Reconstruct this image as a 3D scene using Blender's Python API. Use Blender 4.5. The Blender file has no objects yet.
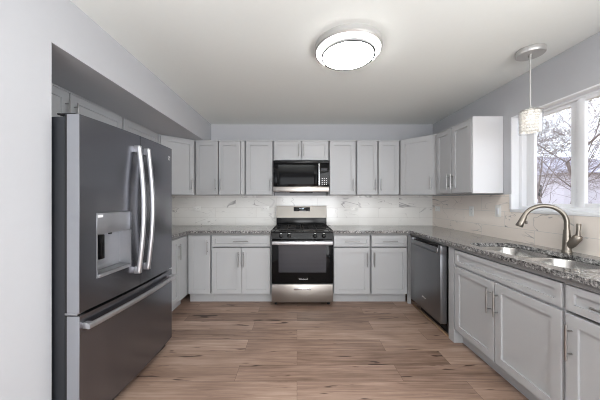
import bpy, bmesh, math, random
from mathutils import Vector, Matrix
random.seed(7)
S = bpy.context.scene
COL = S.collection
PI = math.pi

# ------------------------------------------------------------------ camera, world, lights, exposure
def lin(c):
    c = c / 255.0
    return c / 12.92 if c <= 0.04045 else ((c + 0.055) / 1.055) ** 2.4
def rgb(r, g, b):
    return (lin(r), lin(g), lin(b), 1.0)

cam_data = bpy.data.cameras.new('camera')
cam = bpy.data.objects.new('camera', cam_data); COL.objects.link(cam)
cam.location = (0, 0, 1.306); cam.rotation_euler = (PI / 2, 0, 0)
cam_data.sensor_width = 36.0; cam_data.lens = 15.0
cam_data.shift_x = 0.005; cam_data.shift_y = 0.0
cam_data.clip_start = 0.05
S.camera = cam

S.view_settings.view_transform = 'Standard'
S.view_settings.look = 'None'
S.view_settings.gamma = 1.0
S.view_settings.use_curve_mapping = False
S.view_settings.exposure = 0.52
S.cycles.use_denoising = True
S.cycles.filter_width = 1.0
S.cycles.max_bounces = 10
S.cycles.diffuse_bounces = 5
S.cycles.glossy_bounces = 5
S.cycles.transparent_max_bounces = 16
S.cycles.sample_clamp_indirect = 4.0
S.cycles.caustics_reflective = False
S.cycles.caustics_refractive = False

world = bpy.data.worlds.new('winter_sky'); S.world = world
world.use_nodes = True
wn = world.node_tree.nodes; wl = world.node_tree.links
wn.clear()
w_out = wn.new('ShaderNodeOutputWorld'); w_bg = wn.new('ShaderNodeBackground')
w_tc = wn.new('ShaderNodeTexCoord'); w_noise = wn.new('ShaderNodeTexNoise'); w_ramp = wn.new('ShaderNodeValToRGB')
w_noise.inputs['Scale'].default_value = 3.0; w_noise.inputs['Detail'].default_value = 5.0
w_ramp.color_ramp.elements[0].position = 0.4; w_ramp.color_ramp.elements[0].color = (0.80, 0.88, 1.0, 1)
w_ramp.color_ramp.elements[1].position = 0.62; w_ramp.color_ramp.elements[1].color = (1.0, 1.0, 1.0, 1)
wl.new(w_tc.outputs['Generated'], w_noise.inputs['Vector'])
wl.new(w_noise.outputs['Fac'], w_ramp.inputs['Fac'])
wl.new(w_ramp.outputs['Color'], w_bg.inputs['Color'])
w_bg.inputs['Strength'].default_value = 2.2
wl.new(w_bg.outputs['Background'], w_out.inputs['Surface'])

def area(name, loc, rot, sx, sy, power, color=(1, 1, 1), portal=False):
    d = bpy.data.lights.new(name, 'AREA'); d.shape = 'RECTANGLE'; d.size = sx; d.size_y = sy
    d.energy = power; d.color = color
    if portal:
        d.cycles.is_portal = True
    o = bpy.data.objects.new(name, d); COL.objects.link(o)
    o.location = loc; o.rotation_euler = rot
    return o
# unseen area light added low behind the camera, for daylight from the living-room end
area('living_room_daylight', (0.55, -3.45, 0.88), (PI / 2, 0, 0), 2.4, 1.2, 56.0, (0.98, 0.99, 1.0))
# unseen fill added on the right to brighten the left side; no door here
area('garden_door_daylight', (2.02, -0.35, 1.28), (0, PI / 2, 0), 2.1, 2.2, 52.0, (0.96, 0.98, 1.0))
# unseen area light added behind the camera, aimed up to brighten the ceiling
area('ceiling_fill_light', (-0.1, -0.9, 1.5), (PI, 0, 0), 1.6, 0.8, 57.0, (0.95, 0.985, 1.0))
# daylight through the window over the sink
area('sink_window_daylight', (2.125, 1.81, 1.65), (0, PI / 2, 0), 0.82, 1.06, 5.0, (0.90, 0.95, 1.0), portal=True)
# winter sun, low and soft, on the garden side
sun_d = bpy.data.lights.new('sun', 'SUN'); sun_d.energy = 1.0; sun_d.angle = 0.05; sun_d.color = (1.0, 0.95, 0.88)
sun = bpy.data.objects.new('sun', sun_d); COL.objects.link(sun)
sun.rotation_euler = (math.radians(-40), math.radians(-25), 0)

CEILING_LAMP = 19.0       # emission strength of the flush ceiling lamp's diffuser
PENDANT_LAMP = 0.25

# ------------------------------------------------------------------ materials
def mat(name):
    m = bpy.data.materials.new(name); m.use_nodes = True
    n = m.node_tree.nodes; l = m.node_tree.links
    return m, n, l, n['Principled BSDF']

def simple(name, color, rough=0.5, metal=0.0, spec=0.5, noise=0.0, nscale=40.0, bump=0.0, stretch=None, coat=0.0):
    m, n, l, b = mat(name)
    b.inputs['Base Color'].default_value = color
    b.inputs['Roughness'].default_value = rough
    b.inputs['Metallic'].default_value = metal
    b.inputs['Specular IOR Level'].default_value = spec
    b.inputs['Coat Weight'].default_value = coat
    if noise or bump:
        tc = n.new('ShaderNodeTexCoord'); mp = n.new('ShaderNodeMapping'); nz = n.new('ShaderNodeTexNoise')
        mp.inputs['Scale'].default_value = stretch or (1, 1, 1)
        nz.inputs['Scale'].default_value = nscale; nz.inputs['Detail'].default_value = 4
        l.new(tc.outputs['Object'], mp.inputs['Vector']); l.new(mp.outputs['Vector'], nz.inputs['Vector'])
        if noise:
            mx = n.new('ShaderNodeMix'); mx.data_type = 'RGBA'
            k0, k1 = 1 - noise, 1 + noise
            mx.inputs['A'].default_value = (color[0] * k0, color[1] * k0, color[2] * k0, 1)
            mx.inputs['B'].default_value = (min(1, color[0] * k1), min(1, color[1] * k1), min(1, color[2] * k1), 1)
            l.new(nz.outputs['Fac'], mx.inputs['Factor']); l.new(mx.outputs['Result'], b.inputs['Base Color'])
        if bump:
            bp = n.new('ShaderNodeBump'); bp.inputs['Strength'].default_value = bump; bp.inputs['Distance'].default_value = 0.002
            l.new(nz.outputs['Fac'], bp.inputs['Height']); l.new(bp.outputs['Normal'], b.inputs['Normal'])
    return m

def emis(name, color, strength):
    m, n, l, b = mat(name)
    b.inputs['Base Color'].default_value = color
    b.inputs['Emission Color'].default_value = color
    b.inputs['Emission Strength'].default_value = strength
    b.inputs['Roughness'].default_value = 0.4
    return m

M = {}
M['wall'] = simple('wall_paint', rgb(184, 185, 189), 0.75, noise=0.015, nscale=30, bump=0.05)
M['ceiling'] = simple('ceiling_paint', rgb(232, 235, 232), 0.85, noise=0.01, nscale=30, bump=0.05)
M['cabinet'] = simple('cabinet_paint', rgb(178, 179, 181), 0.36, noise=0.008, nscale=8)
M['white_trim'] = simple('white_vinyl', rgb(236, 237, 240), 0.35, noise=0.01, nscale=20)
M['nickel'] = simple('brushed_nickel', rgb(165, 164, 163), 0.32, 1.0, noise=0.05, nscale=60, stretch=(1, 1, 20))
M['underlay'] = simple('grey_underlay', rgb(118, 117, 117), 0.6, noise=0.06, nscale=60)
M['dispenser'] = simple('dispenser_grey', rgb(158, 159, 163), 0.34, 0.75, noise=0.02)
M['bar'] = simple('satin_steel_bar', rgb(190, 190, 193), 0.34, 0.9, noise=0.02)
M['ring'] = simple('grey_ring', rgb(34, 34, 35), 0.6, 0.0, noise=0.02)
M['satin'] = simple('satin_nickel', rgb(192, 191, 189), 0.38, 0.55, noise=0.02)
M['faucet'] = simple('faucet_nickel', rgb(138, 131, 122), 0.34, 1.0, noise=0.05, nscale=60)
M['chrome'] = simple('polished_steel', rgb(205, 206, 208), 0.16, 1.0, noise=0.03, nscale=60)
M['steel'] = simple('stainless_steel', rgb(168, 163, 158), 0.32, 1.0, noise=0.05, nscale=50, stretch=(0.05, 1, 14))
M['sink_steel'] = simple('sink_steel', rgb(200, 198, 195), 0.26, 1.0, noise=0.05, nscale=40, stretch=(1, 0.1, 1))
M['slate'] = simple('dark_stainless', rgb(127, 128, 134), 0.24, 0.95, noise=0.04, nscale=50, stretch=(6, 6, 0.06))
M['dw_steel'] = simple('dishwasher_steel', rgb(128, 129, 132), 0.32, 0.92, noise=0.04, nscale=50, stretch=(6, 6, 0.06))
M['silver_side'] = simple('silver_enamel', rgb(160, 162, 168), 0.36, 0.6, noise=0.02, nscale=30)
M['fridge_body'] = simple('charcoal_enamel', rgb(36, 38, 43), 0.5, 0.0, noise=0.05, nscale=120)
M['black'] = simple('black_enamel', rgb(14, 14, 15), 0.2, spec=0.3, noise=0.05, nscale=50)
M['black_matte'] = simple('cast_iron', rgb(22, 22, 23), 0.6, noise=0.1, nscale=80, bump=0.1)
M['black_glass'] = simple('black_glass', rgb(10, 10, 12), 0.05, spec=0.22, noise=0.02, nscale=5)
M['oven_glass'] = simple('oven_glass', rgb(46, 46, 52), 0.12, spec=0.35, noise=0.28, nscale=3, stretch=(0.15, 1, 9))
M['rubber'] = simple('dark_rubber', rgb(35, 35, 36), 0.7, noise=0.1, nscale=60)
M['plate'] = simple('outlet_plastic', rgb(236, 235, 232), 0.35, noise=0.01, nscale=30)
M['logo'] = simple('pale_print', rgb(225, 225, 228), 0.4, noise=0.01, nscale=30)
M['bark'] = simple('bark', rgb(104, 94, 92), 0.9, noise=0.3, nscale=8, bump=0.4)
M['siding'] = simple('house_siding', rgb(176, 174, 186), 0.8, noise=0.06, nscale=2, stretch=(0.2, 0.2, 12))
M['roof'] = simple('roof_shingle', rgb(160, 160, 176), 0.85, noise=0.12, nscale=10)
M['wood_strip'] = simple('wood_strip', rgb(186, 150, 118), 0.6, noise=0.12, nscale=20, stretch=(8, 0.5, 1))
M['bush'] = simple('dry_brush', rgb(150, 118, 84), 0.9, noise=0.35, nscale=12)
M['lamp_white'] = emis('lamp_diffuser', (1.0, 0.985, 0.96, 1), CEILING_LAMP)
M['bulb'] = emis('pendant_bulb', (1.0, 0.93, 0.82, 1), PENDANT_LAMP * 4)
M['led'] = emis('display_digits', (0.7, 0.85, 1.0, 1), 0.15)

# clear glass: thin panes (mix of transparent and a little mirror)
def thin_glass(name, tint, gloss):
    m, n, l, b = mat(name)
    n.remove(b)
    tr = n.new('ShaderNodeBsdfTransparent'); tr.inputs['Color'].default_value = tint
    gl = n.new('ShaderNodeBsdfGlossy'); gl.inputs['Roughness'].default_value = 0.02
    fr = n.new('ShaderNodeFresnel'); fr.inputs['IOR'].default_value = 1.35
    mlt = n.new('ShaderNodeMath'); mlt.operation = 'MULTIPLY'; mlt.inputs[1].default_value = gloss
    mx = n.new('ShaderNodeMixShader')
    l.new(fr.outputs['Fac'], mlt.inputs[0]); l.new(mlt.outputs[0], mx.inputs['Fac'])
    l.new(tr.outputs[0], mx.inputs[1]); l.new(gl.outputs[0], mx.inputs[2])
    l.new(mx.outputs[0], n['Material Output'].inputs['Surface'])
    return m
M['pane'] = thin_glass('window_glass', (0.97, 0.98, 1.0, 1), 0.5)
M['clear'] = thin_glass('clear_glass', (0.97, 0.97, 0.97, 1), 0.45)
# crystal facets
m, n, l, b = mat('crystal'); M['crystal'] = m
b.inputs['Base Color'].default_value = (0.95, 0.93, 0.9, 1); b.inputs['Roughness'].default_value = 0.08
b.inputs['Transmission Weight'].default_value = 0.35; b.inputs['IOR'].default_value = 2.2
b.inputs['Emission Color'].default_value = (1.0, 0.95, 0.86, 1); b.inputs['Emission Strength'].default_value = 0.12

# vinyl plank floor
def floor_material():
    m, n, l, b = mat('vinyl_planks')
    tc = n.new('ShaderNodeTexCoord')
    br = n.new('ShaderNodeTexBrick')
    br.offset = 0.37; br.offset_frequency = 2; br.squash = 1.0
    br.inputs['Scale'].default_value = 1.0
    br.inputs['Brick Width'].default_value = 1.22; br.inputs['Row Height'].default_value = 0.18
    br.inputs['Mortar Size'].default_value = 0.0012; br.inputs['Mortar Smooth'].default_value = 0.1
    br.inputs['Bias'].default_value = 0.0
    br.inputs['Color1'].default_value = (0, 0, 0, 1); br.inputs['Color2'].default_value = (1, 1, 1, 1)
    br.inputs['Mortar'].default_value = (0.5, 0.5, 0.5, 1)
    l.new(tc.outputs['Object'], br.inputs['Vector'])
    sc = n.new('ShaderNodeVectorMath'); sc.operation = 'SCALE'; sc.inputs['Scale'].default_value = 13.0
    l.new(br.outputs['Color'], sc.inputs[0])
    ad = n.new('ShaderNodeVectorMath'); ad.operation = 'ADD'
    l.new(tc.outputs['Object'], ad.inputs[0]); l.new(sc.outputs[0], ad.inputs[1])
    def noise(scale_vec, s, detail, dist=0.0, rough=0.6):
        mp = n.new('ShaderNodeMapping'); mp.inputs['Scale'].default_value = scale_vec
        nz = n.new('ShaderNodeTexNoise'); nz.inputs['Scale'].default_value = s; nz.inputs['Detail'].default_value = detail
        nz.inputs['Distortion'].default_value = dist; nz.inputs['Roughness'].default_value = rough
        l.new(ad.outputs[0], mp.inputs['Vector']); l.new(mp.outputs[0], nz.inputs['Vector'])
        return nz
    grain = noise((0.7, 17, 1), 2.6, 8, 0.9, 0.68)
    broad = noise((0.8, 3.2, 1), 1.6, 3, 0.3)
    knots = noise((2.2, 17, 1), 1.5, 2.5, 0.6, 0.5)
    ramp = n.new('ShaderNodeValToRGB'); cr = ramp.color_ramp
    cr.elements[0].position = 0.28; cr.elements[0].color = rgb(96, 75, 63)
    cr.elements[1].position = 0.72; cr.elements[1].color = rgb(192, 167, 150)
    e = cr.elements.new(0.5); e.color = rgb(152, 126, 111)
    a1 = n.new('ShaderNodeMath'); a1.operation = 'MULTIPLY_ADD'; a1.inputs[1].default_value = 0.55
    l.new(grain.outputs['Fac'], a1.inputs[0])
    a2 = n.new('ShaderNodeMath'); a2.operation = 'MULTIPLY_ADD'; a2.inputs[1].default_value = 0.45; a2.inputs[2].default_value = -0.10
    l.new(broad.outputs['Fac'], a2.inputs[0]); l.new(a2.outputs[0], a1.inputs[2])
    a3 = n.new('ShaderNodeMath'); a3.operation = 'MULTIPLY_ADD'; a3.inputs[1].default_value = 0.17
    l.new(br.outputs['Color'], a3.inputs[0]); l.new(a1.outputs[0], a3.inputs[2])
    l.new(a3.outputs[0], ramp.inputs['Fac'])
    kr = n.new('ShaderNodeValToRGB'); kr.color_ramp.elements[0].position = 0.65; kr.color_ramp.elements[0].color = (1, 1, 1, 1)
    kr.color_ramp.elements[1].position = 0.71; kr.color_ramp.elements[1].color = (0.24, 0.19, 0.17, 1)
    l.new(knots.outputs['Fac'], kr.inputs['Fac'])
    mk = n.new('ShaderNodeMix'); mk.data_type = 'RGBA'; mk.blend_type = 'MULTIPLY'; mk.inputs['Factor'].default_value = 1.0
    l.new(ramp.outputs['Color'], mk.inputs['A']); l.new(kr.outputs['Color'], mk.inputs['B'])
    mm = n.new('ShaderNodeMix'); mm.data_type = 'RGBA'
    l.new(br.outputs['Fac'], mm.inputs['Factor']); l.new(mk.outputs['Result'], mm.inputs['A'])
    mm.inputs['B'].default_value = rgb(96, 76, 64)
    l.new(mm.outputs['Result'], b.inputs['Base Color'])
    b.inputs['Roughness'].default_value = 0.38
    b.inputs['Specular IOR Level'].default_value = 0.4
    bp = n.new('ShaderNodeBump'); bp.inputs['Strength'].default_value = 0.12; bp.inputs['Distance'].default_value = 0.001
    l.new(grain.outputs['Fac'], bp.inputs['Height']); l.new(bp.outputs['Normal'], b.inputs['Normal'])
    return m
M['floor'] = floor_material()

def tile_material(name, axis, light, dark):
    m, n, l, b = mat(name)
    tc = n.new('ShaderNodeTexCoord'); sp = n.new('ShaderNodeSeparateXYZ'); cb = n.new('ShaderNodeCombineXYZ')
    l.new(tc.outputs['Object'], sp.inputs[0])
    l.new(sp.outputs[axis], cb.inputs['X']); l.new(sp.outputs['Z'], cb.inputs['Y'])
    br = n.new('ShaderNodeTexBrick'); br.offset = 0.5
    br.inputs['Scale'].default_value = 1.0
    br.inputs['Brick Width'].default_value = 0.61; br.inputs['Row Height'].default_value = 0.149
    br.inputs['Mortar Size'].default_value = 0.0016; br.inputs['Mortar Smooth'].default_value = 0.2
    br.inputs['Color1'].default_value = (0, 0, 0, 1); br.inputs['Color2'].default_value = (1, 1, 1, 1)
    br.inputs['Mortar'].default_value = (0.5, 0.5, 0.5, 1)
    l.new(cb.outputs[0], br.inputs['Vector'])
    sc = n.new('ShaderNodeVectorMath'); sc.operation = 'SCALE'; sc.inputs['Scale'].default_value = 23.0
    l.new(br.outputs['Color'], sc.inputs[0])
    ad = n.new('ShaderNodeVectorMath'); ad.operation = 'ADD'
    l.new(cb.outputs[0], ad.inputs[0]); l.new(sc.outputs[0], ad.inputs[1])
    def vein(s, w, dist, seed, rot):
        mp = n.new('ShaderNodeMapping'); mp.inputs['Location'].default_value = (seed, seed * 0.7, 0)
        mp.inputs['Rotation'].default_value = (0, 0, rot); mp.inputs['Scale'].default_value = (0.8, 2.4, 1)
        nz = n.new('ShaderNodeTexNoise'); nz.inputs['Scale'].default_value = s; nz.inputs['Detail'].default_value = 3
        nz.inputs['Distortion'].default_value = dist
        l.new(ad.outputs[0], mp.inputs['Vector']); l.new(mp.outputs[0], nz.inputs['Vector'])
        sb = n.new('ShaderNodeMath'); sb.operation = 'SUBTRACT'; sb.inputs[1].default_value = 0.5
        ab = n.new('ShaderNodeMath'); ab.operation = 'ABSOLUTE'
        mr = n.new('ShaderNodeMapRange'); mr.inputs['From Min'].default_value = 0.0; mr.inputs['From Max'].default_value = w
        mr.inputs['To Min'].default_value = 1.0; mr.inputs['To Max'].default_value = 0.0
        l.new(nz.outputs['Fac'], sb.inputs[0]); l.new(sb.outputs[0], ab.inputs[0]); l.new(ab.outputs[0], mr.inputs['Value'])
        mk = n.new('ShaderNodeTexNoise'); mk.inputs['Scale'].default_value = s * 1.3; mk.inputs['Detail'].default_value = 1
        l.new(ad.outputs[0], mk.inputs['Vector'])
        mr2 = n.new('ShaderNodeMapRange'); mr2.inputs['From Min'].default_value = 0.46; mr2.inputs['From Max'].default_value = 0.66
        l.new(mk.outputs['Fac'], mr2.inputs['Value'])
        mu = n.new('ShaderNodeMath'); mu.operation = 'MULTIPLY'
        l.new(mr.outputs[0], mu.inputs[0]); l.new(mr2.outputs[0], mu.inputs[1])
        return mu
    v1 = vein(1.15, 0.016, 0.7, 3.1, -0.9); v2 = vein(2.1, 0.008, 0.9, 8.4, -0.8)
    cl = n.new('ShaderNodeTexNoise'); cl.inputs['Scale'].default_value = 4; cl.inputs['Detail'].default_value = 4
    l.new(ad.outputs[0], cl.inputs['Vector'])
    base = n.new('ShaderNodeMix'); base.data_type = 'RGBA'
    base.inputs['A'].default_value = dark; base.inputs['B'].default_value = light
    l.new(cl.outputs['Fac'], base.inputs['Factor'])
    x1 = n.new('ShaderNodeMix'); x1.data_type = 'RGBA'; x1.inputs['B'].default_value = rgb(150, 147, 147)
    l.new(v1.outputs[0], x1.inputs['Factor']); l.new(base.outputs['Result'], x1.inputs['A'])
    x2 = n.new('ShaderNodeMix'); x2.data_type = 'RGBA'; x2.inputs['B'].default_value = rgb(172, 168, 166)
    l.new(v2.outputs[0], x2.inputs['Factor']); l.new(x1.outputs['Result'], x2.inputs['A'])
    g = n.new('ShaderNodeMix'); g.data_type = 'RGBA'; g.inputs['B'].default_value = rgb(208, 205, 201)
    l.new(br.outputs['Fac'], g.inputs['Factor']); l.new(x2.outputs['Result'], g.inputs['A'])
    l.new(g.outputs['Result'], b.inputs['Base Color'])
    b.inputs['Roughness'].default_value = 0.13
    return m
M['tile_x'] = tile_material('marble_tile_back', 'X', rgb(240, 239, 236), rgb(228, 226, 222))
M['tile_y'] = tile_material('marble_tile_side', 'Y', rgb(243, 234, 226), rgb(236, 225, 215))  # same marble, with warm light on the right wall put into its colour

def granite_material():
    m, n, l, b = mat('grey_granite')
    tc = n.new('ShaderNodeTexCoord')
    nz = n.new('ShaderNodeTexNoise'); nz.inputs['Scale'].default_value = 55; nz.inputs['Detail'].default_value = 5; nz.inputs['Roughness'].default_value = 0.7
    vo = n.new('ShaderNodeTexVoronoi'); vo.inputs['Scale'].default_value = 130
    big = n.new('ShaderNodeTexNoise'); big.inputs['Scale'].default_value = 9; big.inputs['Detail'].default_value = 3
    for t in (nz, vo, big): l.new(tc.outputs['Object'], t.inputs['Vector'])
    r = n.new('ShaderNodeValToRGB'); cr = r.color_ramp
    cr.elements[0].position = 0.36; cr.elements[0].color = rgb(44, 43, 44)
    cr.elements[1].position = 0.66; cr.elements[1].color = rgb(214, 212, 209)
    e = cr.elements.new(0.46); e.color = rgb(112, 110, 110)
    e = cr.elements.new(0.55); e.color = rgb(156, 154, 152)
    l.new(nz.outputs['Fac'], r.inputs['Fac'])
    r2 = n.new('ShaderNodeMix'); r2.data_type = 'RGBA'; r2.blend_type = 'MULTIPLY'; r2.inputs['Factor'].default_value = 0.55
    cc = n.new('ShaderNodeValToRGB'); cc.color_ramp.elements[0].color = (0.3, 0.3, 0.3, 1); cc.color_ramp.elements[1].color = (1, 1, 1, 1)
    cc.color_ramp.elements[0].position = 0.2; cc.color_ramp.elements[1].position = 0.7
    sp = n.new('ShaderNodeSeparateColor'); l.new(vo.outputs['Color'], sp.inputs[0]); l.new(sp.outputs[0], cc.inputs['Fac'])
    l.new(r.outputs['Color'], r2.inputs['A']); l.new(cc.outputs['Color'], r2.inputs['B'])
    r3 = n.new('ShaderNodeMix'); r3.data_type = 'RGBA'; r3.blend_type = 'OVERLAY'; r3.inputs['Factor'].default_value = 0.5
    l.new(r2.outputs['Result'], r3.inputs['A']); l.new(big.outputs['Fac'], r3.inputs['B'])
    l.new(r3.outputs['Result'], b.inputs['Base Color'])
    b.inputs['Roughness'].default_value = 0.07
    b.inputs['Specular IOR Level'].default_value = 1.0
    return m
M['granite'] = granite_material()

m, n, l, b = mat('winter_grass'); M['ground'] = m
tc = n.new('ShaderNodeTexCoord'); nz = n.new('ShaderNodeTexNoise'); nz.inputs['Scale'].default_value = 0.9; nz.inputs['Detail'].default_value = 6
rp = n.new('ShaderNodeValToRGB'); rp.color_ramp.elements[0].position = 0.35; rp.color_ramp.elements[0].color = rgb(120, 96, 78)
rp.color_ramp.elements[1].position = 0.65; rp.color_ramp.elements[1].color = rgb(196, 178, 138)
l.new(tc.outputs['Object'], nz.inputs['Vector']); l.new(nz.outputs['Fac'], rp.inputs['Fac']); l.new(rp.outputs['Color'], b.inputs['Base Color'])
b.inputs['Roughness'].default_value = 0.95

# ------------------------------------------------------------------ mesh helpers
class MB:
    def __init__(self):
        self.bm = bmesh.new()
    def _merge(self, other, mtx=None):
        me = bpy.data.meshes.new('tmp'); other.to_mesh(me); other.free()
        if mtx is not None: me.transform(mtx)
        self.bm.from_mesh(me); bpy.data.meshes.remove(me)
        return self
    def box(self, x0, x1, y0, y1, z0, z1, bev=0.0, seg=2, mtx=None):
        b = bmesh.new(); bmesh.ops.create_cube(b, size=1.0)
        bmesh.ops.scale(b, vec=(x1 - x0, y1 - y0, z1 - z0), verts=b.verts)
        bmesh.ops.translate(b, vec=((x0 + x1) / 2, (y0 + y1) / 2, (z0 + z1) / 2), verts=b.verts)
        if bev:
            bmesh.ops.bevel(b, geom=b.edges[:], offset=bev, segments=seg, profile=0.5, affect='EDGES')
        return self._merge(b, mtx)
    def tube(self, pts, r, seg=14, caps=True):
        """r: a number or one radius per point; rings follow the path"""
        pts = [Vector(p) for p in pts]
        rs = r if isinstance(r, (list, tuple)) else [r] * len(pts)
        b = self.bm; rings = []
        up = None
        for i, p in enumerate(pts):
            t = (pts[min(i + 1, len(pts) - 1)] - pts[max(i - 1, 0)]).normalized()
            if up is None:
                up = Vector((0, 0, 1)) if abs(t.z) < 0.9 else Vector((1, 0, 0))
            a = (up - t * up.dot(t)).normalized(); c = t.cross(a); up = a
            rings.append([b.verts.new(p + (a * math.cos(2 * PI * k / seg) + c * math.sin(2 * PI * k / seg)) * rs[i]) for k in range(seg)])
        for q0, q1 in zip(rings, rings[1:]):
            for k in range(seg):
                f = b.faces.new((q0[k], q0[(k + 1) % seg], q1[(k + 1) % seg], q1[k])); f.smooth = True
        if caps:
            b.faces.new(rings[0][::-1]); b.faces.new(rings[-1])
        return self
    def lathe(self, prof, cx=0, cy=0, seg=48):
        """prof: (radius, z) list, revolved around the vertical through (cx, cy)"""
        b = self.bm; rings = []
        for r, z in prof:
            if r <= 1e-6: rings.append([b.verts.new((cx, cy, z))])
            else: rings.append([b.verts.new((cx + r * math.cos(2 * PI * k / seg), cy + r * math.sin(2 * PI * k / seg), z)) for k in range(seg)])
        for q0, q1 in zip(rings, rings[1:]):
            for k in range(seg):
                k2 = (k + 1) % seg
                if len(q0) == 1 and len(q1) == 1: continue
                if len(q0) == 1: f = b.faces.new((q0[0], q1[k2], q1[k]))
                elif len(q1) == 1: f = b.faces.new((q0[k], q0[k2], q1[0]))
                else: f = b.faces.new((q0[k], q0[k2], q1[k2], q1[k]))
                f.smooth = True
        return self
    def prism(self, poly, z0, z1):
        b = self.bm
        lo = [b.verts.new((x, y, z0)) for x, y in poly]; hi = [b.verts.new((x, y, z1)) for x, y in poly]
        n_ = len(poly)
        for i in range(n_):
            j = (i + 1) % n_
            b.faces.new((lo[i], lo[j], hi[j], hi[i]))
        b.faces.new(lo[::-1]); b.faces.new(hi)
        return self
    def slab(self, outer, holes, z0, z1):
        b = bmesh.new(); edges = []
        for loop in [outer] + holes:
            vs = [b.verts.new((x, y, z1)) for x, y in loop]
            edges += [b.edges.new((vs[i], vs[(i + 1) % len(vs)])) for i in range(len(vs))]
        bmesh.ops.triangle_fill(b, use_beauty=True, use_dissolve=False, edges=edges)
        for f in b.faces:
            if f.normal.z < 0: f.normal_flip()
        ex = bmesh.ops.extrude_face_region(b, geom=b.faces[:])
        bmesh.ops.translate(b, vec=(0, 0, z0 - z1), verts=[v for v in ex['geom'] if isinstance(v, bmesh.types.BMVert)])
        return self._merge(b)
    def loft(self, loops, cap_last=True, cap_first=False):
        b = self.bm
        rings = [[b.verts.new(p) for p in lp] for lp in loops]
        n_ = len(rings[0])
        for q0, q1 in zip(rings, rings[1:]):
            for k in range(n_):
                f = b.faces.new((q0[k], q0[(k + 1) % n_], q1[(k + 1) % n_], q1[k])); f.smooth = True
        if cap_last: b.faces.new(rings[-1])
        if cap_first: b.faces.new(rings[0][::-1])
        return self
    def build(self, name, material, parent=None, angle=40, mtx=None):
        b = self.bm
        bmesh.ops.recalc_face_normals(b, faces=b.faces[:])
        me = bpy.data.meshes.new(name); b.to_mesh(me); b.free()
        if mtx is not None: me.transform(mtx)
        me.materials.append(material)
        for p in me.polygons: p.use_smooth = True
        try: me.set_sharp_from_angle(angle=math.radians(angle))
        except Exception: pass
        o = bpy.data.objects.new(name, me); COL.objects.link(o)
        if parent is not None: o.parent = parent
        return o

def tag(o, label, cat, group=None):
    o['label'] = label; o['category'] = cat
    if group: o['group'] = group
    return o
def thing(name, label, cat, loc=(0, 0, 0), rotz=0.0, group=None):
    o = bpy.data.objects.new(name, None); COL.objects.link(o)
    o.location = loc; o.rotation_euler = (0, 0, rotz); o.empty_display_size = 0.1
    return tag(o, label, cat, group)
def struct(o):
    o['kind'] = 'structure'; return o

def rrect(x0, x1, y0, y1, r, seg=6):
    pts = []
    for cx, cy, a0 in ((x1 - r, y1 - r, 0), (x0 + r, y1 - r, 90), (x0 + r, y0 + r, 180), (x1 - r, y0 + r, 270)):
        for k in range(seg + 1):
            a = math.radians(a0 + 90 * k / seg)
            pts.append((cx + r * math.cos(a), cy + r * math.sin(a)))
    return pts

def text_mesh(body, size, material, name, parent, mtx, depth=0.0006):
    cu = bpy.data.curves.new(name, 'FONT'); cu.body = body; cu.size = size; cu.align_x = 'CENTER'; cu.align_y = 'CENTER'
    cu.extrude = depth
    tmp = bpy.data.objects.new(name + '_tmp', cu); COL.objects.link(tmp)
    dg = bpy.context.evaluated_depsgraph_get()
    me = bpy.data.meshes.new_from_object(tmp.evaluated_get(dg))
    bpy.data.objects.remove(tmp); bpy.data.curves.remove(cu)
    me.transform(mtx); me.materials.clear(); me.materials.append(material)
    o = bpy.data.objects.new(name, me); COL.objects.link(o)
    if parent is not None: o.parent = parent
    return o

# ------------------------------------------------------------------ the setting
H = 2.44; YB = 3.75; XR = 2.036; XL = -2.03; XS = -1.288; YR = -3.6; ZS = 2.134
Y_END = 1.312          # where the near left wall ends and the fridge alcove begins
WIN = (1.18, 2.372, 1.205, 2.088)     # y0, y1, z0, z1 of the opening over the sink

struct(MB().box(XL - 0.15, XR + 0.15, YR - 0.15, YB + 0.15, -0.12, 0).build('floor', M['floor']))
struct(MB().box(XL - 0.15, XR + 0.15, YR - 0.15, YB + 0.15, H, H + 0.12).build('ceiling', M['ceiling']))
struct(MB().box(XL - 0.15, XR + 0.15, YB, YB + 0.15, 0, H).build('wall_back', M['wall']))
struct(MB().box(XL - 0.15, XL, Y_END, YB, 0, H).build('wall_left', M['wall']))
struct(MB().box(XL - 0.15, XS, YR, Y_END, 0, H).build('wall_left_front', M['wall']))
struct(MB().box(XL, XS, Y_END, YB, ZS, H).build('wall_soffit', M['wall']))
r_ = MB()
r_.box(XR, XR + 0.15, YR, WIN[0], 0, H); r_.box(XR, XR + 0.15, WIN[1], YB, 0, H)
r_.box(XR, XR + 0.15, WIN[0], WIN[1], 0, WIN[2]); r_.box(XR, XR + 0.15, WIN[0], WIN[1], WIN[3], H)
struct(r_.build('wall_right', M['wall']))
# living-room end behind the camera, with its wide window opening
r_ = MB()
r_.box(XS, -0.7, YR - 0.15, YR, 0, H); r_.box(1.8, XR, YR - 0.15, YR, 0, H)
r_.box(-0.7, 1.8, YR - 0.15, YR, 0, 0.25); r_.box(-0.7, 1.8, YR - 0.15, YR, 2.25, H)
struct(r_.build('wall_rear', M['wall']))

# marble backsplash: thin tile layers on the walls
ZC = 0.925; ZU = 1.372
struct(MB().box(XL + 0.009, XR - 0.009, YB - 0.009, YB - 0.0005, ZC - 0.03, ZU).build('backsplash_back', M['tile_x']))
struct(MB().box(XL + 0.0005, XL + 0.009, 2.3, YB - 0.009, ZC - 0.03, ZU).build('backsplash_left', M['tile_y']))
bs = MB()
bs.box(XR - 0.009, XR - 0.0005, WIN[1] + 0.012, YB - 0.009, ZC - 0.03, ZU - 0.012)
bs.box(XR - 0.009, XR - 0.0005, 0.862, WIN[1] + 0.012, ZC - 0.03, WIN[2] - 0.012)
struct(bs.build('backsplash_right', M['tile_y']))
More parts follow.
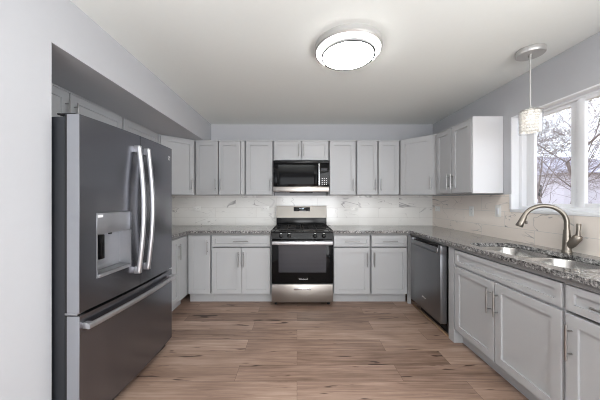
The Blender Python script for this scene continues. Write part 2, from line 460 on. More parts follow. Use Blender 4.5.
# thin wooden edge strip on the floor before the dishwasher
struct(MB().box(1.436, 1.452, 2.36, 3.12, 0, 0.012, 0.003).build('trim_1', M['wood_strip']))

# window over the sink
w1 = bpy.data.objects.new('window_1', None); COL.objects.link(w1); struct(w1)
w1.location = (XR, (WIN[0] + WIN[1]) / 2, WIN[2])
W1 = Matrix.Translation(-Vector(w1.location))
y0, y1, z0, z1 = WIN
f = MB()    # white reveal boards lining the opening
t = 0.010
f.box(XR - 0.006, XR + 0.15, y1 - t, y1 + 0.002, z0, z1); f.box(XR - 0.006, XR + 0.15, y0 - 0.002, y0 + t, z0, z1)
f.box(XR - 0.002, XR + 0.15, y0, y1, z1 - t, z1 + 0.002)
f.build('reveal', M['white_trim'], w1, mtx=W1)
f = MB()
f.box(XR - 0.014, XR + 0.15, y0 - 0.004, y1 + 0.004, z0 - 0.012, z0 + 0.012, 0.003)
f.build('sill', M['white_trim'], w1, mtx=W1)
f = MB()    # end block of the tile edge beside the reveal
f.box(XR - 0.016, XR + 0.055, y1 - 0.016, y1 + 0.008, z0 + 0.012, ZU - 0.01, 0.003)
f.build('reveal_block', M['white_trim'], w1, mtx=W1)
def ring_frame(x0, x1, a0, a1, b0, b1, wd, wt):
    q = MB()
    q.box(x0, x1, a0, a0 + wd, b0, b1, 0.003); q.box(x0, x1, a1 - wd, a1, b0, b1, 0.003)
    q.box(x0, x1, a0 + wd, a1 - wd, b0, b0 + wd, 0.003); q.box(x0, x1, a0 + wd, a1 - wd, b1 - wt, b1, 0.003)
    return q
ring_frame(XR + 0.062, XR + 0.135, y0 + t, y1 - t, z0 + 0.012, z1 - t, 0.032, 0.020).build('frame', M['white_trim'], w1, mtx=W1)
ym = 1.935
s1 = ring_frame(XR + 0.095, XR + 0.122, ym - 0.032, y1 - t - 0.074, z0 + 0.028, z1 - 0.026, 0.042, 0.030).build('sash', M['white_trim'], w1, mtx=W1)
MB().box(XR + 0.106, XR + 0.110, ym, y1 - 0.118, z0 + 0.065, z1 - 0.05).build('pane', M['pane'], s1, mtx=W1)
s2 = ring_frame(XR + 0.066, XR + 0.093, y0 + t + 0.028, ym - 0.060, z0 + 0.028, z1 - 0.026, 0.048, 0.030).build('sash', M['white_trim'], w1, mtx=W1)
MB().box(XR + 0.077, XR + 0.081, y0 + 0.08, ym - 0.10, z0 + 0.07, z1 - 0.05).build('pane', M['pane'], s2, mtx=W1)
MB().box(XR + 0.085, XR + 0.125, ym - 0.060, ym - 0.032, z0 + 0.040, z1 - 0.026, 0.002).build('mullion', M['white_trim'], w1, mtx=W1)
MB().box(XR + 0.104, XR + 0.134, y1 - t - 0.073, y1 - t - 0.033, z0 + 0.030, z1 - t - 0.021, 0.002).build('track', M['white_trim'], w1, mtx=W1)

# ------------------------------------------------------------------ cabinets
def door_mesh(x0, x1, z0, z1, yb, t=0.020, st=0.057, rec=0.012):
    """shaker front: flat frame and sunken panel, one closed mesh; back at y = yb, front towards -y"""
    q = MB(); b = q.bm; yf = yb - t; c = 0.0022; e = 0.0035
    def loop(i, y): return [b.verts.new(p) for p in ((x0 + i, y, z0 + i), (x1 - i, y, z0 + i), (x1 - i, y, z1 - i), (x0 + i, y, z1 - i))]
    L = [loop(0, yb), loop(0, yf + c), loop(c, yf), loop(st, yf), loop(st + 0.001, yf + rec)]
    for A, B in zip(L, L[1:]):
        for k in range(4): b.faces.new((A[k], A[(k + 1) % 4], B[(k + 1) % 4], B[k]))
    b.faces.new(L[0][::-1]); b.faces.new(L[-1])
    return q
def pull(length, horizontal, x, z, yf):
    q = MB(); h = length / 2; c = length * 0.32; so = 0.032
    a = (lambda s: (x + s, yf - so, z)) if horizontal else (lambda s: (x, yf - so, z + s))
    p = (lambda s, y: (x + s, y, z)) if horizontal else (lambda s, y: (x, y, z + s))
    q.tube([a(-h), a(h)], 0.006, 12)
    for s in (-c, c): q.tube([p(s, yf + 0.001), p(s, yf - so)], 0.0045, 10)
    return q
PL = 0.185
def front(root, kind, x0, x1, z0, z1, yb, handle=None, st=0.057, length=PL):
    o = door_mesh(x0, x1, z0, z1, yb, st=st).build(kind, M['cabinet'], root, 30)
    yf = yb - 0.020
    if handle == 'mid':
        pull(length, True, (x0 + x1) / 2, (z0 + z1) / 2, yf).build('handle', M['nickel'], o)
    elif handle:
        side, end = handle
        hx = x0 + 0.030 if side == 'l' else x1 - 0.030
        hz = z1 - 0.05 - length / 2 if end == 't' else z0 + 0.05 + length / 2 if end == 'b' else end
        pull(length, False, hx, hz, yf).build('handle', M['nickel'], o)
    return o
ZB = 0.870
def carcass(r, w, d, z0, z1, fronts, rail=0.0, foot=0.0):
    q = MB(); g = 0.045
    q.box(-w / 2, w / 2, -d + g, 0, z0, z1, 0.001, 1)
    for fr in fronts: q.box(fr[1] + 0.002, fr[2] - 0.002, -d, -d + g, fr[3] + 0.001, fr[4] - 0.001)
    if rail: q.box(-w / 2 + 0.004, w / 2 - 0.004, -d - 0.016, -d + g, z1 - rail, z1)
    return q.build('body', M['cabinet'], r)
def base_cabinet(label, loc, rotz, w, d, fronts, toe=True, body=None, group=None):
    r = thing('base_cabinet', label, 'cabinet', loc, rotz, group)
    if body: body(r)
    else: carcass(r, w, d, 0.114, ZB, fronts, 0.010)
    if toe: MB().box(-w / 2, w / 2, -d + 0.065, -d + 0.08, 0, 0.114).build('toe_kick', M['cabinet'], r)
    for fr in fronts: front(r, *fr[:5], -d, *fr[5:])
    return r
# door/drawer heights
DZ0, DZ1, RZ0, RZ1 = 0.128, 0.706, 0.722, 0.856
yB = YB - 0.012          # backs of the back-wall units
dB = 0.585               # carcass depth on the back wall (carcass front at y = 3.153)

# left corner unit on the back wall, single tall door
xa, xb = -1.375, -1.078
base_cabinet('pale grey base cabinet with one full-height door in left corner, next to the refrigerator end', ((xa + xb) / 2, yB, 0), 0, xb - xa, dB,
    [('door', xa - (xa + xb) / 2 + 0.012, xb - (xa + xb) / 2 - 0.014, DZ0, RZ1, ('r', RZ1 - 0.045 - PL / 2))])
xa, xb = -1.076, -0.322
w = xb - xa
base_cabinet('pale grey base cabinet left of the range, one wide drawer over two doors', ((xa + xb) / 2, yB, 0), 0, w, dB,
    [('drawer', -w / 2 + 0.012, w / 2 - 0.012, RZ0, RZ1, 'mid', 0.038),
     ('door', -w / 2 + 0.012, -0.002, DZ0, DZ1, ('r', 't')), ('door', 0.002, w / 2 - 0.012, DZ0, DZ1, ('l', 't'))])
xa, xb = 0.452, 0.921
w = xb - xa
base_cabinet('narrow grey base cabinet touching the right side of the range, drawer over door', ((xa + xb) / 2, yB, 0), 0, w, dB,
    [('drawer', -w / 2 + 0.012, w / 2 - 0.012, RZ0, RZ1, 'mid', 0.038), ('door', -w / 2 + 0.012, w / 2 - 0.012, DZ0, DZ1, ('r', 't'))])
xa, xb = 0.923, 1.395
w = xb - xa
CF = [('drawer', -w / 2 + 0.012, w / 2 - 0.012, RZ0, RZ1), ('door', -w / 2 + 0.012, w / 2 - 0.012, DZ0, DZ1)]
def corner_body(r):
    w = 1.395 - 0.923
    carcass(r, w, dB, 0.114, ZB, CF, 0.010)
    MB().box(w / 2 + 0.001, w / 2 + 0.042, -dB - 0.004, -dB + 0.02, 0.0, ZB, 0.001, 1).build('filler', M['cabinet'], r)
base_cabinet('narrow grey base cabinet in the right corner beside the dishwasher, drawer over door', ((xa + xb) / 2, yB, 0), 0, w, dB,
    [('drawer', -w / 2 + 0.012, w / 2 - 0.012, RZ0, RZ1, 'mid', 0.038), ('door', -w / 2 + 0.012, w / 2 - 0.012, DZ0, DZ1, ('l', 't'))], body=corner_body)
# left wall unit between refrigerator and corner (front faces +x)
ya, yb2 = 2.275, 3.150
w = yb2 - ya
xf = -1.380
LU = base_cabinet('pale grey base cabinet on the left wall just behind the refrigerator', (XL + 0.012, (ya + yb2) / 2, 0), PI / 2, w, -(XL + 0.012) + xf - 0.020,
    [('door', -w / 2 + 0.012, 0.22, DZ0, RZ1, ('r', RZ1 - 0.06 - PL / 2))])

MB().box(0.224, w / 2 + 0.018, -(-(XL + 0.012) + xf - 0.020) - 0.018, -(-(XL + 0.012) + xf - 0.020) + 0.02, 0.114, ZB - 0.012, 0.001, 1).build('filler', M['cabinet'], LU)
# right wall: sink base and the next unit (fronts face -x)
xbk = XR - 0.012; xface = 1.432
dR = xbk - (xface + 0.020)
ya, yb2 = 1.347, 2.284
w = yb2 - ya
def sink_body(r):
    q = MB(); hw = w / 2
    q.box(-hw, -hw + 0.018, -dR, 0, 0.114, ZB); q.box(hw - 0.018, hw, -dR, 0, 0.114, ZB)
    q.box(-hw + 0.018, hw - 0.018, -dR, 0, 0.114, 0.132); q.box(-hw + 0.018, hw - 0.018, -0.012, 0, 0.132, ZB)
    q.box(-hw + 0.018, hw - 0.018, -dR, -dR + 0.018, 0.132, ZB)
    q.build('body', M['cabinet'], r)
    MB().box(-hw - 0.082, -hw - 0.001, -dR - 0.018, 0, 0.0, ZB, 0.0015, 1).build('end_panel', M['cabinet'], r)
base_cabinet('wide grey sink base cabinet with false drawer front over two doors', (xbk, (ya + yb2) / 2, 0), -PI / 2, w, dR,
    [('false_front', -w / 2 + 0.012, w / 2 - 0.008, RZ0, RZ1, None, 0.038),
     ('door', -w / 2 + 0.012, -0.004, DZ0, DZ1, ('r', 't')), ('door', 0.002, w / 2 - 0.008, DZ0, DZ1, ('l', 't'))], body=sink_body)
yb2 = 1.343; ya = 0.86
w = yb2 - ya
base_cabinet('grey base cabinet nearest the viewer at right edge, drawer over door', (xbk, (ya + yb2) / 2, 0), -PI / 2, w, dR,
    [('drawer', -w / 2 + 0.010, w / 2 - 0.012, RZ0, RZ1, 'mid', 0.038), ('door', -w / 2 + 0.010, w / 2 - 0.012, DZ0, DZ1, ('l', 't'))])

# upper cabinets
ZT = ZS - 0.003
dU = 0.280
def wall_cabinet(label, loc, rotz, w, d, z0, z1, fronts, body=None):
    r = thing('wall_cabinet', label, 'cabinet', (loc[0], loc[1], z0), rotz)
    if body: body(r)
    else: carcass(r, w, d, 0, z1 - z0, fronts, 0.012)
    for fr in fronts: front(r, *fr[:5], -d, *fr[5:])
    return r
hU = ZT - ZU
U0, U1 = 0.010, hU - 0.016
UL = 0.165
def up(label, xa, xb, cuts, z0=ZU, filler=0.0):
    w = xb - xa; c = (xa + xb) / 2; hh = ZT - z0
    fr = []
    for a, b_, hs in cuts:
        hz = U0 + 0.05 + UL / 2 if z0 == ZU else hh / 2
        fr.append(('door', a - c, b_ - c, U0, hh - 0.016, (hs, hz), 0.057 if z0 == ZU else 0.050, UL))
    return wall_cabinet(label, (c, yB + 0.003, 0), 0, w, dU, z0, ZT, fr)
u_ = up('grey two-door wall cabinet left of the microwave, beside the left corner cabinet', -1.418, -0.716, [(-1.396, -1.092, 'r'), (-1.078, -0.779, 'l')])
MB().box(0.351 - 0.058, 0.351 - 0.007, -dU - 0.016, -dU + 0.045, 0.010, hU - 0.016, 0.001, 1).build('filler', M['cabinet'], u_)
up('grey single-door wall cabinet touching left side of the microwave', -0.714, -0.328, [(-0.702, -0.338, 'r')])
up('short two-door wall cabinet directly above the microwave', -0.326, 0.440, [(-0.314, 0.055, 'r'), (0.062, 0.430, 'l')], z0=1.845)
up('grey single-door wall cabinet touching right side of the microwave', 0.442, 0.815, [(0.452, 0.803, 'r')])
up('grey two-door wall cabinet between the single one and the right corner cabinet', 0.817, 1.420, [(0.829, 1.108, 'r'), (1.124, 1.408, 'l')])

def corner_cabinet(label, side):
    """diagonal corner wall cabinet; side = +1 right corner, -1 left corner"""
    xw = (XR - 0.003) if side > 0 else (XL + 0.003)
    yw = yB + 0.003
    A, B = 0.610, 0.300
    r = thing('corner_wall_cabinet', label, 'cabinet', (xw, yw, ZU), 0)
    s = side
    poly = [(0, 0), (-s * A, 0), (-s * A, -B), (-s * B, -A), (0, -A)]
    MB().prism(poly, 0, hU).build('body', M['cabinet'], r)
    p0 = Vector((-s * A, -B)); p1 = Vector((-s * B, -A))
    mid = (p0 + p1) / 2; L = (p1 - p0).length
    ang = -s * PI / 4
    mtx = Matrix.Translation((mid.x, mid.y, 0)) @ Matrix.Rotation(ang, 4, 'Z')
    q = door_mesh(-L / 2 + 0.012, L / 2 - 0.012, U0, U1, -0.0005)
    o = q.build('door', M['cabinet'], r, 30, mtx)
    q = pull(UL, False, L / 2 - 0.042, U0 + 0.05 + UL / 2, -0.0205)
    q.build('handle', M['nickel'], o, mtx=mtx)
    return r
corner_cabinet('diagonal grey wall cabinet in the right corner, left of the pale end panel', 1)
corner_cabinet('diagonal grey wall cabinet in the left corner, by the top of the refrigerator', -1)

def side_upper(label, side, ya, yb2, cuts, z0, hz, length=UL, panel=False):
    """wall cabinet on a side wall; cuts are (y of left edge, y of right edge, handle side) as seen from the front"""
    w = yb2 - ya; c = (ya + yb2) / 2; hh = ZT - z0
    xw = XR - 0.003 if side > 0 else XL + 0.003
    fr = []
    for a, b_, hs in cuts:
        la, lb = (c - a, c - b_) if side > 0 else (a - c, b_ - c)
        fr.append(('door', la, lb, U0, hh - 0.016, (hs, hz), 0.057, length))
    return wall_cabinet(label, (xw, c, 0), -PI / 2 if side > 0 else PI / 2, w, 0.285, z0, ZT, fr)
EP = side_upper('grey two-door wall cabinet on the right wall with pale end panel, left of window', 1, 2.470, 3.122,
           [(3.108, 2.805, 'r'), (2.795, 2.482, 'l')], ZU, U0 + 0.05 + UL / 2)
M['side_pale'] = simple('pale_end_panel', rgb(222, 222, 224), 0.35, noise=0.008, nscale=8)  # end panel colour, paler than the cabinet fronts
ep_ = MB().box(0.3265, 0.3325, -0.301, 0.0, 0.0, hU, 0.0008, 1).build('end_panel', M['side_pale'], EP); ep_['label'] = 'pale end panel'
# over and behind the refrigerator on the left wall
side_upper('low two-door wall cabinet above the refrigerator', -1, 1.318, 2.478,
           [(1.330, 1.890, 'r'), (1.902, 2.466, 'l')], 1.800, 0.17)
side_upper('grey wall cabinet on the left wall between refrigerator top and corner cabinet', -1, 2.480, 3.122,
           [(2.492, 3.110, 'r')], ZU, U0 + 0.05 + UL / 2)

# ------------------------------------------------------------------ countertops
zg0 = 0.893; yF = 3.115; xF = 1.410
ct = thing('countertop', 'grey speckled granite countertop running along right wall with sink cut-out', 'countertop', (XR, 2.2, zg0))
I = Matrix.Translation(-Vector(ct.location))
CUT = (1.490, 1.900, 1.372, 2.225)
outer = [(0.450, YB - 0.010), (0.450, yF), (xF, yF), (xF, 0.862), (XR - 0.010, 0.862), (XR - 0.010, YB - 0.010)]
hole = rrect(CUT[0], CUT[1], CUT[2], CUT[3], 0.10, 8)
MB().slab(outer, [hole[::-1]], zg0, ZC).build('slab', M['granite'], ct, 30, I)
q = MB()
q.box(0.453, xF, yF + 0.012, yF + 0.05, ZB + 0.0005, zg0); q.box(xF + 0.008, xF + 0.05, 0.865, yF + 0.05, ZB + 0.0005, zg0)
q.box(0.453, XR - 0.03, YB - 0.06, YB - 0.015, ZB + 0.0005, zg0); q.box(XR - 0.06, XR - 0.03, 0.865, YB - 0.06, ZB + 0.0005, zg0)
q.build('build_up', M['underlay'], ct, 30, I)
cl = thing('countertop', 'grey speckled granite countertop in the left corner, between refrigerator and range', 'countertop', (XL, 3.0, zg0))
I = Matrix.Translation(-Vector(cl.location))
xFl = -1.350
outer = [(-0.320, YB - 0.010), (XL + 0.010, YB - 0.010), (XL + 0.010, 2.275), (xFl, 2.275), (xFl, yF), (-0.320, yF)]
MB().slab(outer, [], zg0, ZC).build('slab', M['granite'], cl, 30, I)
q = MB()
q.box(xFl - 0.02, -0.323, yF + 0.012, yF + 0.05, ZB + 0.0005, zg0); q.box(xFl - 0.05, xFl - 0.012, 2.28, yF + 0.05, ZB + 0.0005, zg0)
q.box(XL + 0.03, -0.323, YB - 0.06, YB - 0.015, ZB + 0.0005, zg0)
q.build('build_up', M['underlay'], cl, 30, I)

# ------------------------------------------------------------------ sink and faucet
sk = thing('kitchen_sink', 'stainless steel double-bowl undermount sink under the window', 'sink', (1.695, 1.80, zg0 - 0.003))
I = Matrix.Translation(-Vector(sk.location))
zr = zg0 - 0.003
def bowl(y0_, y1_):
    x0_, x1_ = CUT[0] - 0.004, CUT[1] + 0.004
    def lp(i, r, z): return [(x, y, z) for x, y in rrect(x0_ + i, x1_ - i, y0_ + i, y1_ - i, max(r, 0.02), 8)]
    q = MB()
    q.loft([lp(-0.002, 0.09, zr - 0.20), lp(-0.010, 0.10, zr - 0.012), lp(-0.012, 0.10, zr), lp(0.004, 0.09, zr), lp(0.007, 0.09, zr - 0.006), lp(0.018, 0.08, zr - 0.15),
            lp(0.028, 0.075, zr - 0.172), lp(0.050, 0.06, zr - 0.185), lp(0.12, 0.04, zr - 0.190)], True, True)
    o = q.build('bowl', M['sink_steel'], sk, 60, I)
    cx, cy = (x0_ + x1_) / 2 + 0.02, (y0_ + y1_) / 2
    MB().lathe([(0.0, zr - 0.186), (0.030, zr - 0.186), (0.036, zr - 0.184), (0.043, zr - 0.186), (0.043, zr - 0.1895), (0, zr - 0.1895)], cx, cy, 28).build('drain', M['chrome'], o, mtx=I)
bowl(1.825, 2.232); bowl(1.366, 1.795)
MB().box(CUT[0], CUT[1], 1.797, 1.823, zr - 0.10, zr - 0.012, 0.006).build('divider', M['sink_steel'], sk, mtx=I)

fx, fy = 1.958, 1.815
fa = thing('kitchen_faucet', 'brushed nickel gooseneck faucet with pull-down head behind the sink', 'faucet', (fx, fy, ZC))
MB().lathe([(0, 0), (0.030, 0), (0.031, 0.006), (0.028, 0.012), (0.0255, 0.02), (0.0235, 0.07), (0.0205, 0.13), (0.0175, 0.165), (0, 0.165)], 0, 0, 32).build('body', M['faucet'], fa)
d = Vector((-0.87, 0.49, 0)).normalized()
R = 0.120; zc = 0.218
pts = [Vector((0, 0, 0.15)), Vector((0, 0, 0.19))]
for k in range(0, 25):
    a = PI * k / 24 * 0.90
    pts.append(d * (R - R * math.cos(a)) + Vector((0, 0, zc + R * math.sin(a))))
tan = (pts[-1] - pts[-2]).normalized()
MB().tube(pts, 0.0152, 18).build('spout', M['faucet'], fa, 60)
p = pts[-1]
MB().tube([p - tan * 0.004, p + tan * 0.004, p + tan * 0.02, p + tan * 0.055, p + tan * 0.082, p + tan * 0.086], [0.0157, 0.018, 0.019, 0.021, 0.0245, 0.021], 20).build('spray_head', M['faucet'], fa, 60)
side = Vector((tan.z * d.x, tan.z * d.y, -(tan.x * d.x + tan.y * d.y))).normalized()
c0 = p + tan * 0.05 - d * 0.006
MB().box(-0.006, 0.006, -0.006, 0.006, -0.012, 0.012, 0.003, mtx=Matrix.Translation(p + tan * 0.05 + Vector((0.030 * -d.x, 0.030 * -d.y, 0)))).build('spray_button', M['faucet'], fa)
# valve body slants up beside the neck, lever stands on it
v0 = Vector((0.002, -0.004, 0.035)); v1 = Vector((0.022, -0.052, 0.115)); v2 = Vector((0.024, -0.058, 0.128))
MB().tube([v0, v0.lerp(v1, 0.35), v1, v2], [0.018, 0.0275, 0.0265, 0.020], 22).build('valve', M['faucet'], fa, 60)
MB().tube([v1 + Vector((0, 0, -0.005)), v1 + Vector((0.0, -0.003, 0.05)), v1 + Vector((0.0, -0.006, 0.095)), v1 + Vector((0, -0.006, 0.10))], [0.014, 0.0105, 0.0125, 0.010], 16).build('lever', M['faucet'], fa, 60)

# ------------------------------------------------------------------ range
xr0, xr1 = -0.314, 0.446; cx = (xr0 + xr1) / 2; yf = 3.085
rg = thing('kitchen_range', 'freestanding gas range with black oven door and stainless drawer', 'stove', (cx, yf, 0))
hw = (xr1 - xr0) / 2; dep = YB - 0.012 - yf
MB().box(-hw, hw, 0.02, dep, 0.045, 0.905, 0.002, 1).build('body', M['black'], rg)
for sx in (-1, 1):
    for yy in (0.06, dep - 0.08):
        MB().lathe([(0, 0), (0.018, 0), (0.018, 0.02), (0.010, 0.024), (0.010, 0.05), (0, 0.05)], sx * (hw - 0.05), yy, 16).build('foot', M['rubber'], rg)
# cooktop with raised rim
q = MB(); q.box(-hw - 0.004, hw + 0.004, -0.012, dep - 0.065, 0.902, 0.918, 0.005)
q.build('cooktop', M['black'], rg)
for bx in (-0.20, 0.20):
    for by in (0.13, 0.42):
        MB().lathe([(0, 0.932), (0.030, 0.932), (0.036, 0.928), (0.036, 0.923), (0.048, 0.922), (0.052, 0.918), (0.052, 0.9165), (0, 0.9165)], bx, by, 28).build('burner', M['black_matte'], rg)
MB().lathe([(0, 0.928), (0.022, 0.928), (0.026, 0.924), (0.038, 0.920), (0.038, 0.9165), (0, 0.9165)], 0, 0.275, 24).build('burner', M['black_matte'], rg)
for g0, g1 in ((-hw + 0.02, -0.008), (0.008, hw - 0.02)):
    q = MB(); ya_, yb_ = 0.015, 0.545; zt = 0.950
    bw = 0.006
    for yy in (ya_, (ya_ + yb_) / 2, yb_): q.box(g0, g1, yy - bw, yy + bw, zt - 0.014, zt, 0.002, 1)
    for xx in (g0 + bw, g1 - bw): q.box(xx - bw, xx + bw, ya_ + bw, yb_ - bw, zt - 0.014, zt, 0.002, 1)
    gm = (g0 + g1) / 2
    for by in (0.13, 0.42):
        for k in range(6):
            a = PI / 6 + k * PI / 3
            mt = Matrix.Translation((gm, by, 0)) @ Matrix.Rotation(a, 4, 'Z')
            q.box(0.035, 0.115, -bw * 0.8, bw * 0.8, zt - 0.012, zt, 0.002, 1, mtx=mt)
    for xx in (g0 + bw, g1 - bw):
        for yy in (ya_, yb_): q.box(xx - bw, xx + bw, yy - bw, yy + bw, 0.918, zt - 0.012)
    q.build('grate', M['black_matte'], rg)
# backguard
q = MB(); q.box(-hw + 0.012, hw - 0.012, dep - 0.062, dep, 0.905, 1.045, 0.003)
q.build('backguard_base', M['black'], rg)
q = MB(); q.prism([(dep - 0.080, 1.047), (dep - 0.056, 1.214), (dep - 0.05, 1.220), (dep, 1.220), (dep, 1.047)], -hw + 0.010, hw - 0.010)
bgm = Matrix(((0, 0, 1, 0), (1, 0, 0, 0), (0, 1, 0, 0), (0, 0, 0, 1)))
bgd = q.build('backguard', simple('backguard_steel', rgb(128, 124, 119), 0.34, 1.0, noise=0.05, nscale=50, stretch=(0.05, 1, 14)), rg, 30, bgm)
tl = math.atan2(0.024, 0.167)
dm = Matrix.Translation((0.0, dep - 0.0615, 1.170)) @ Matrix.Rotation(-tl, 4, 'X')
q = MB(); q.box(-0.115, 0.125, -0.005, 0.004, -0.030, 0.030, 0.003)
dp = q.build('display', M['black_glass'], rg, mtx=dm)
q = MB()
for k in range(4): q.box(-0.028 + k * 0.016 + (0.006 if k > 1 else 0), -0.018 + k * 0.016 + (0.006 if k > 1 else 0), -0.0058, -0.0045, 0.002, 0.016)
q.build('clock_digits', M['led'], dp, mtx=dm)
for sx in (-1, 1):
    q = MB()
    for i in range(3):
        for j in range(2):
            x = sx * (0.06 + i * 0.020) + 0.005; z = -0.014 + j * 0.022
            q.box(x - 0.006, x + 0.006, -0.0056, -0.0045, z - 0.003, z + 0.003)
    q.build('button_pad', M['rubber'], dp, mtx=dm)
# sloping control panel with knobs
q = MB(); q.prism([(-0.004, 0.822), (-0.030, 0.830), (-0.018, 0.902), (0.03, 0.902), (0.03, 0.822)], -hw, hw)
q.build('control_panel', M['black'], rg, 30, bgm)
nrm = Vector((0, -0.986, 0.164))
for kx in (-0.262, -0.160, 0.155, 0.262):
    p = Vector((kx, -0.024, 0.866))
    kb = MB().tube([p - nrm * 0.004, p + nrm * 0.004, p + nrm * 0.006, p + nrm * 0.020, p + nrm * 0.024], [0.027, 0.027, 0.021, 0.019, 0.014], 24).build('knob', M['black'], rg, 50)
    MB().box(-0.0035, 0.0035, -0.004, 0.004, -0.018, 0.018, 0.001, 1, mtx=Matrix.Translation(p + nrm * 0.026)).build('grip', M['rubber'], kb)
    MB().box(-0.012, 0.012, -0.001, 0.001, -0.002, 0.002, mtx=Matrix.Translation(p + Vector((0, -0.0045, 0.030)))).build('mark', M['logo'], kb)
# oven door with window, handle, logo
od = MB().box(-hw + 0.003, hw - 0.003, -0.030, 0.018, 0.285, 0.820, 0.004).build('oven_door', M['black_glass'], rg)
MB().box(-0.292, 0.292, -0.0315, -0.029, 0.420, 0.765, 0.001, 1).build('oven_window', M['oven_glass'], od)
q = MB(); q.box(-hw + 0.012, hw - 0.012, -0.082, -0.062, 0.764, 0.808, 0.008, 3)
hd = q.build('handle', M['bar'], od, 60)
for sx in (-1, 1):
    q = MB(); q.box(sx * (hw - 0.045) - 0.012, sx * (hw - 0.045) + 0.012, -0.064, -0.029, 0.776, 0.798, 0.003)
    q.build('bracket', M['chrome'], hd)
RX = Matrix.Rotation(PI / 2, 4, 'X')
text_mesh('Whirlpool', 0.026, M['logo'], 'logo', od, Matrix.Translation((0.010, -0.0305, 0.338)) @ RX)
# storage drawer
dr = MB().box(-hw + 0.004, hw - 0.004, -0.026, 0.018, 0.052, 0.272, 0.004).build('drawer', M['steel'], rg)
q = MB(); q.box(-0.105, 0.105, -0.036, -0.024, 0.204, 0.226, 0.004)
q.build('pull', M['chrome'], dr)

# ------------------------------------------------------------------ microwave
mx0, mx1 = -0.324, 0.438; ymf = 3.385; zm0, zm1 = 1.415, 1.838
mw = thing('microwave', 'black and stainless over-the-range microwave above the stove', 'microwave', ((mx0 + mx1) / 2, ymf, zm0))
hw = (mx1 - mx0) / 2; hh = zm1 - zm0
MB().box(-hw, hw, 0.03, YB - 0.012 - ymf, 0, hh, 0.002, 1).build('body', M['black'], mw)
d_ = MB().box(-hw + 0.002, hw - 0.002, 0.0, 0.03, 0.074, hh - 0.028, 0.004).build('door', M['black_glass'], mw)
MB().box(-hw + 0.07, 0.175, -0.0015, 0.001, 0.105, hh - 0.055, 0.001, 1).build('window', simple('microwave_glass', rgb(11, 11, 13), 0.05, spec=0.2, noise=0.02), d_)
MB().box(-hw + 0.002, hw - 0.002, -0.006, 0.03, 0.004, 0.072, 0.004).build('bottom_trim', M['steel'], mw)
MB().box(-hw + 0.002, hw - 0.002, -0.002, 0.03, hh - 0.026, hh, 0.003).build('top_vent', M['black'], mw)
q = MB(); q.tube([(0.238, -0.030, 0.085), (0.238, -0.036, 0.12), (0.238, -0.036, hh - 0.085), (0.238, -0.030, hh - 0.045)], 0.0125, 16)
q.box(0.230, 0.246, -0.030, 0.002, 0.088, 0.108, 0.003); q.box(0.230, 0.246, -0.030, 0.002, hh - 0.075, hh - 0.055, 0.003)
q.build('handle', M['chrome'], mw, 60)
q = MB()
for i in range(3):
    for j in range(4):
        x = 0.285 + i * 0.028; z = 0.105 + j * 0.026
        q.box(x - 0.007, x + 0.007, -0.0012, 0.001, z - 0.005, z + 0.005)
q.build('keypad', M['logo'], mw)
MB().box(0.272, 0.352, -0.0012, 0.001, 0.285, 0.325).build('display', M['oven_glass'], mw)
q = MB(); q.box(-0.16, 0.16, 0.05, 0.25, -0.008, 0.0)
q.build('underside_vent', M['black_matte'], mw)

# ------------------------------------------------------------------ dishwasher (front faces -x)
dw = thing('dishwasher', 'stainless dishwasher with pocket handle at the right corner', 'dishwasher', (XR - 0.03, 2.684, 0), -PI / 2)
hw = 0.300; D = (XR - 0.03) - 1.362        # local front at y = -D
MB().box(-hw, hw, -D + 0.075, -0.01, 0.10, 0.862, 0.002, 1).build('body', M['black'], dw)
MB().box(-hw, hw, -D + 0.12, -D + 0.135, 0.0, 0.10).build('toe_kick', M['black_matte'], dw)
for sx in (-1, 1):
    MB().lathe([(0, 0), (0.015, 0), (0.015, 0.1), (0, 0.1)], sx * 0.25, -0.1, 12).build('foot', M['rubber'], dw)
hwd = 0.311
q = MB(); q.box(-hwd, hwd, -D, -D + 0.062, 0.128, 0.790, 0.006)
q.box(-hwd, -0.262, -D, -D + 0.062, 0.786, 0.868, 0.006); q.box(0.262, hwd, -D, -D + 0.062, 0.786, 0.868, 0.006)
q.box(-0.268, 0.268, -D - 0.012, -D + 0.012, 0.794, 0.845, 0.010, 3)
dd = q.build('door', M['dw_steel'], dw)
MB().box(-0.262, 0.262, -D + 0.040, -D + 0.062, 0.790, 0.866).build('pocket', M['black'], dd)
MB().box(-0.262, 0.262, -D + 0.014, -D + 0.040, 0.835, 0.846).build('control_strip', M['black_glass'], dd)
q = MB(); m_ = Matrix.Translation((0.0, -D - 0.0003, 0.262)) @ RX
text_mesh('Whirlpool', 0.018, M['logo'], 'logo', dd, m_)

# ------------------------------------------------------------------ refrigerator (front faces +x)
fr0, fr1 = 1.328, 2.240; fc = (fr0 + fr1) / 2; hw = (fr1 - fr0) / 2
xe = -1.137; bulge = 0.020; zt = 1.762
fg = thing('refrigerator', 'dark stainless french-door refrigerator with water dispenser at left', 'refrigerator', (xe - 0.08, fc, 0), math.radians(-2.0))
# local axes: x towards the room, y along the front
bx = 0.080        # door edge plane in local x
def prof(y): return bx + bulge * (1 - (y / hw) ** 2)
def curved(ya, yb2, x_back, n_=14):
    ys = [ya + (yb2 - ya) * k / n_ for k in range(n_ + 1)]
    return [(x_back, ya)] + [(prof(y), y) for y in ys] + [(x_back, yb2)]
MB().box(XL + 0.03 - (xe - 0.08), -0.006, -hw + 0.004, hw - 0.004, 0.04, 1.752, 0.004).build('body', M['fridge_body'], fg)
MB().box(-0.08, 0.035, -hw + 0.02, hw - 0.02, 0.012, 0.075, 0.003).build('base_grille', M['black_matte'], fg)
for sx in (-1, 1):
    MB().lathe([(0, 0), (0.02, 0), (0.02, 0.04), (0, 0.04)], -0.04, sx * (hw - 0.08), 14).build('foot', M['rubber'], fg)
    MB().lathe([(0, 0), (0.02, 0), (0.02, 0.04), (0, 0.04)], -0.60, sx * (hw - 0.08), 14).build('foot', M['rubber'], fg)
